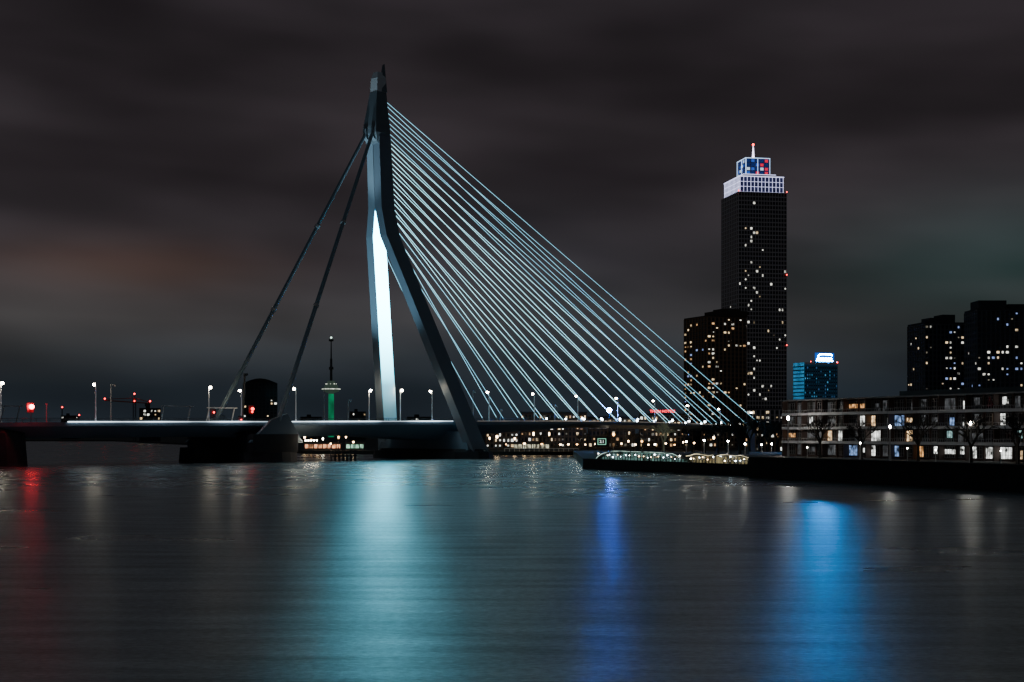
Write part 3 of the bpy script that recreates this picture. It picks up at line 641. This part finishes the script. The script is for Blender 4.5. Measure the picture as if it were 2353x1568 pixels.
pavilion(43,11,[(0,1.8),(.15,2.0),(.3,2.4),(.42,2.5),(.55,2.4),(.7,2.2),(.85,2.1),(1,2.3)],'wavy-roofed golden pavilion, the left of two at the pier right end',m_gold,gm=m_gl2)
pavilion(55.5,12,[(0,2.1),(.15,2.4),(.3,2.5),(.45,2.3),(.6,2.2),(.75,2.4),(.88,2.1),(1,1.8)],'wavy-roofed golden pavilion next to the quay step',m_gold,gm=m_gl2)
sb=thing('sign_board','black square sign with green outline and white mark above the pavilions','sign',(*gp(1383,372),2.3),0)
MB().tube((0,.2,0),(0,.2,3.4),.12,n=6).build('post',m_dark,sb); bd=MB().box(-1.7,1.7,0,.25,3.1,5.8).build('board',mat('sign_black',(.02,.02,.02),.5),sb)
mgs=mat('sign_green_glow',(.5,1,.8),.5,(.35,.9,.62),.9)
MB().box(-1.1,1.1,-.06,-.01,5.1,5.24).box(-1.1,1.1,-.06,-.01,3.6,3.74).box(-1.1,-.96,-.06,-.01,3.75,5.09).box(.96,1.1,-.06,-.01,3.75,5.09).build('outline',mgs,bd)
textobj('2.1',1.0,mat('sign_white_glow',(1,1,1),.5,(.9,1,.95),1.3),bd,(0,-.08,4.1),'lettering')
# ---------------- quay lamps
Q0=make_lamp('quay_lamp','x',6,.0,.3,m_lampq,'lamps along the quays',m_grey)
ql=[(1811,960,330,3.4,'tall bright lamp at the left end of the low apartment block'),(2230,972,252,3.4,'tall lamp on the quay in front of the low apartment block'),(2045,980,285,3.4,'tall lamp before the middle of the low apartment block'),(1977,1018,300,3.4,'short lamp behind the quay wall left of the tall middle lamp'),(1618,1012,360,2.3,'lamp over the golden pavilions, third from the quay step'),(1577,1015,380,2.3,'lamp behind the gap between the pavilions'),(1673,1014,340,2.3,'lamp over the golden pavilions, second from the quay step'),(1712,1020,330,2.3,'lamp nearest the quay step'),(1750,1022,400,1.4,'left lamp of the pair under the dark trees at the bridge end'),(1773,1020,400,1.4,'right lamp of the pair under the dark trees at the bridge end'),
(1855,1028,310,3.4,'added fill lamp behind the quay wall near the left end of the low block'),(2150,1034,255,3.4,'added fill lamp behind the quay wall between the two right bare trees'),(2300,1036,238,3.4,'added fill lamp behind the quay wall close to the right edge'),(2085,1030,270,3.4,'added fill lamp just left of the third bare tree on the quay')]  # these short lamps are added to brighten the balconies
for i,(px,py,D,z,lab) in enumerate(ql):
    o=Q0 if i==0 else dup(Q0,(0,0,0)); o.location=(*gp(px,D),z); o['label']=lab
    k=(CH+(HY-py)*D/F-z)/6; kk=1 if i<10 else .45
    o.scale=(kk,kk,k)
    if py>1000 or px>2030:
        for c in o.children:
            if c.name.startswith('bulb'): c.scale=(.62,.62,1)
P1=make_lamp('promenade_lamp','x',4,.0,.46,m_lampo,'warm lamps along the far promenade under the deck',m_dark)
xs=[700,715,730,742,760,778,795,812,937,968,1003,1125,1142,1163,1183,1205,1226,1245,1262,1288,1306,1326,1345,1368,1395,1410,1428,1444,1460,1475,1490,1505,1530,1550,1570,1595,1640]
for i,px in enumerate(xs):
    D=618 if px<900 else 584+(i%3)*6
    o=P1 if i==0 else dup(P1,(0,0,0)); o.location=(*gp(px,D),1.4); k=.55+.55*random.random(); o.scale=(k,k,.7+1.3*random.random()**2)
    if px<900: lab=ORD[i]+' from left of the promenade lamps seen under the deck left of the pylon'
    elif px<1100: lab=ORD[i-8]+' from left of the promenade lamps just behind the pylon pier'
    else: lab=ORD[i-11]+' from left of the warm promenade lamps right of the pylon pier'
    o['label']=lab
    if i%4==1 or i%7==3:
        for c in o.children:
            if c.name.startswith('bulb'):
                c.data=c.data.copy(); c.data.materials[0]=m_lampo2 if i%4==1 else m_spark
for k,(px,w_,m) in enumerate([(700,16,mat('kiosk_orange',(.5,.3,.2),.5,(1,.42,.2),1.2,emvar=.9,emscale=.5)),(795,8,mat('kiosk_green',(.3,.5,.4),.5,(.5,1,.7),.8,emvar=.9,emscale=.6)),(1180,16,mat('kiosk_pale',(.5,.5,.4),.5,(.9,.85,.6),.7,emvar=.9,emscale=.6))]):
    o=thing('kiosk',['orange-lit waterside kiosk seen under the deck left of the pylon','green-lit waterside kiosk seen under the deck left of the pylon','pale-lit low waterside kiosk right of the pylon pier'][k],'kiosk',(*gp(px,630),1.4))
    MB().box(0,w_,0,4,0,3).build('body',m_dark,o); 
    for q in range(int(w_/2)): MB().box(q*2+.2,q*2+1.7,-.06,-.01,.8,2.5).build('window',m,o)
    MB().box(-.5,w_+.5,-1,4.5,3,3.3).build('roof',m_dark,o)
o=thing('blue_floodlight','bright blue light on a mast above the deck between the bridge lamps','floodlight',(*gp(1400,560),1.4))
z=CH+(HY-943)*560/F-1.4; MB().tube((0,0,0),(0,0,z),.2,.1,6).build('pole',m_dark,o); MB().box(-.5,.5,1.0,1.4,z-.4,z+.4).build('housing',m_dark,o); MB().ball((0,0,z),.95,10).build('lens',m_blueL,o)
o=thing('waterside_railing','pale railing along the far water edge right of the pylon pier','railing',(-3,578,1.4)); mb=MB()
for k in range(16): mb.tube((k*2,0,0),(k*2,0,1.2),.1,n=4)
mb.tube((0,0,1.2),(30,0,1.2),.1,n=4); mb.build('rail',m_white,o)
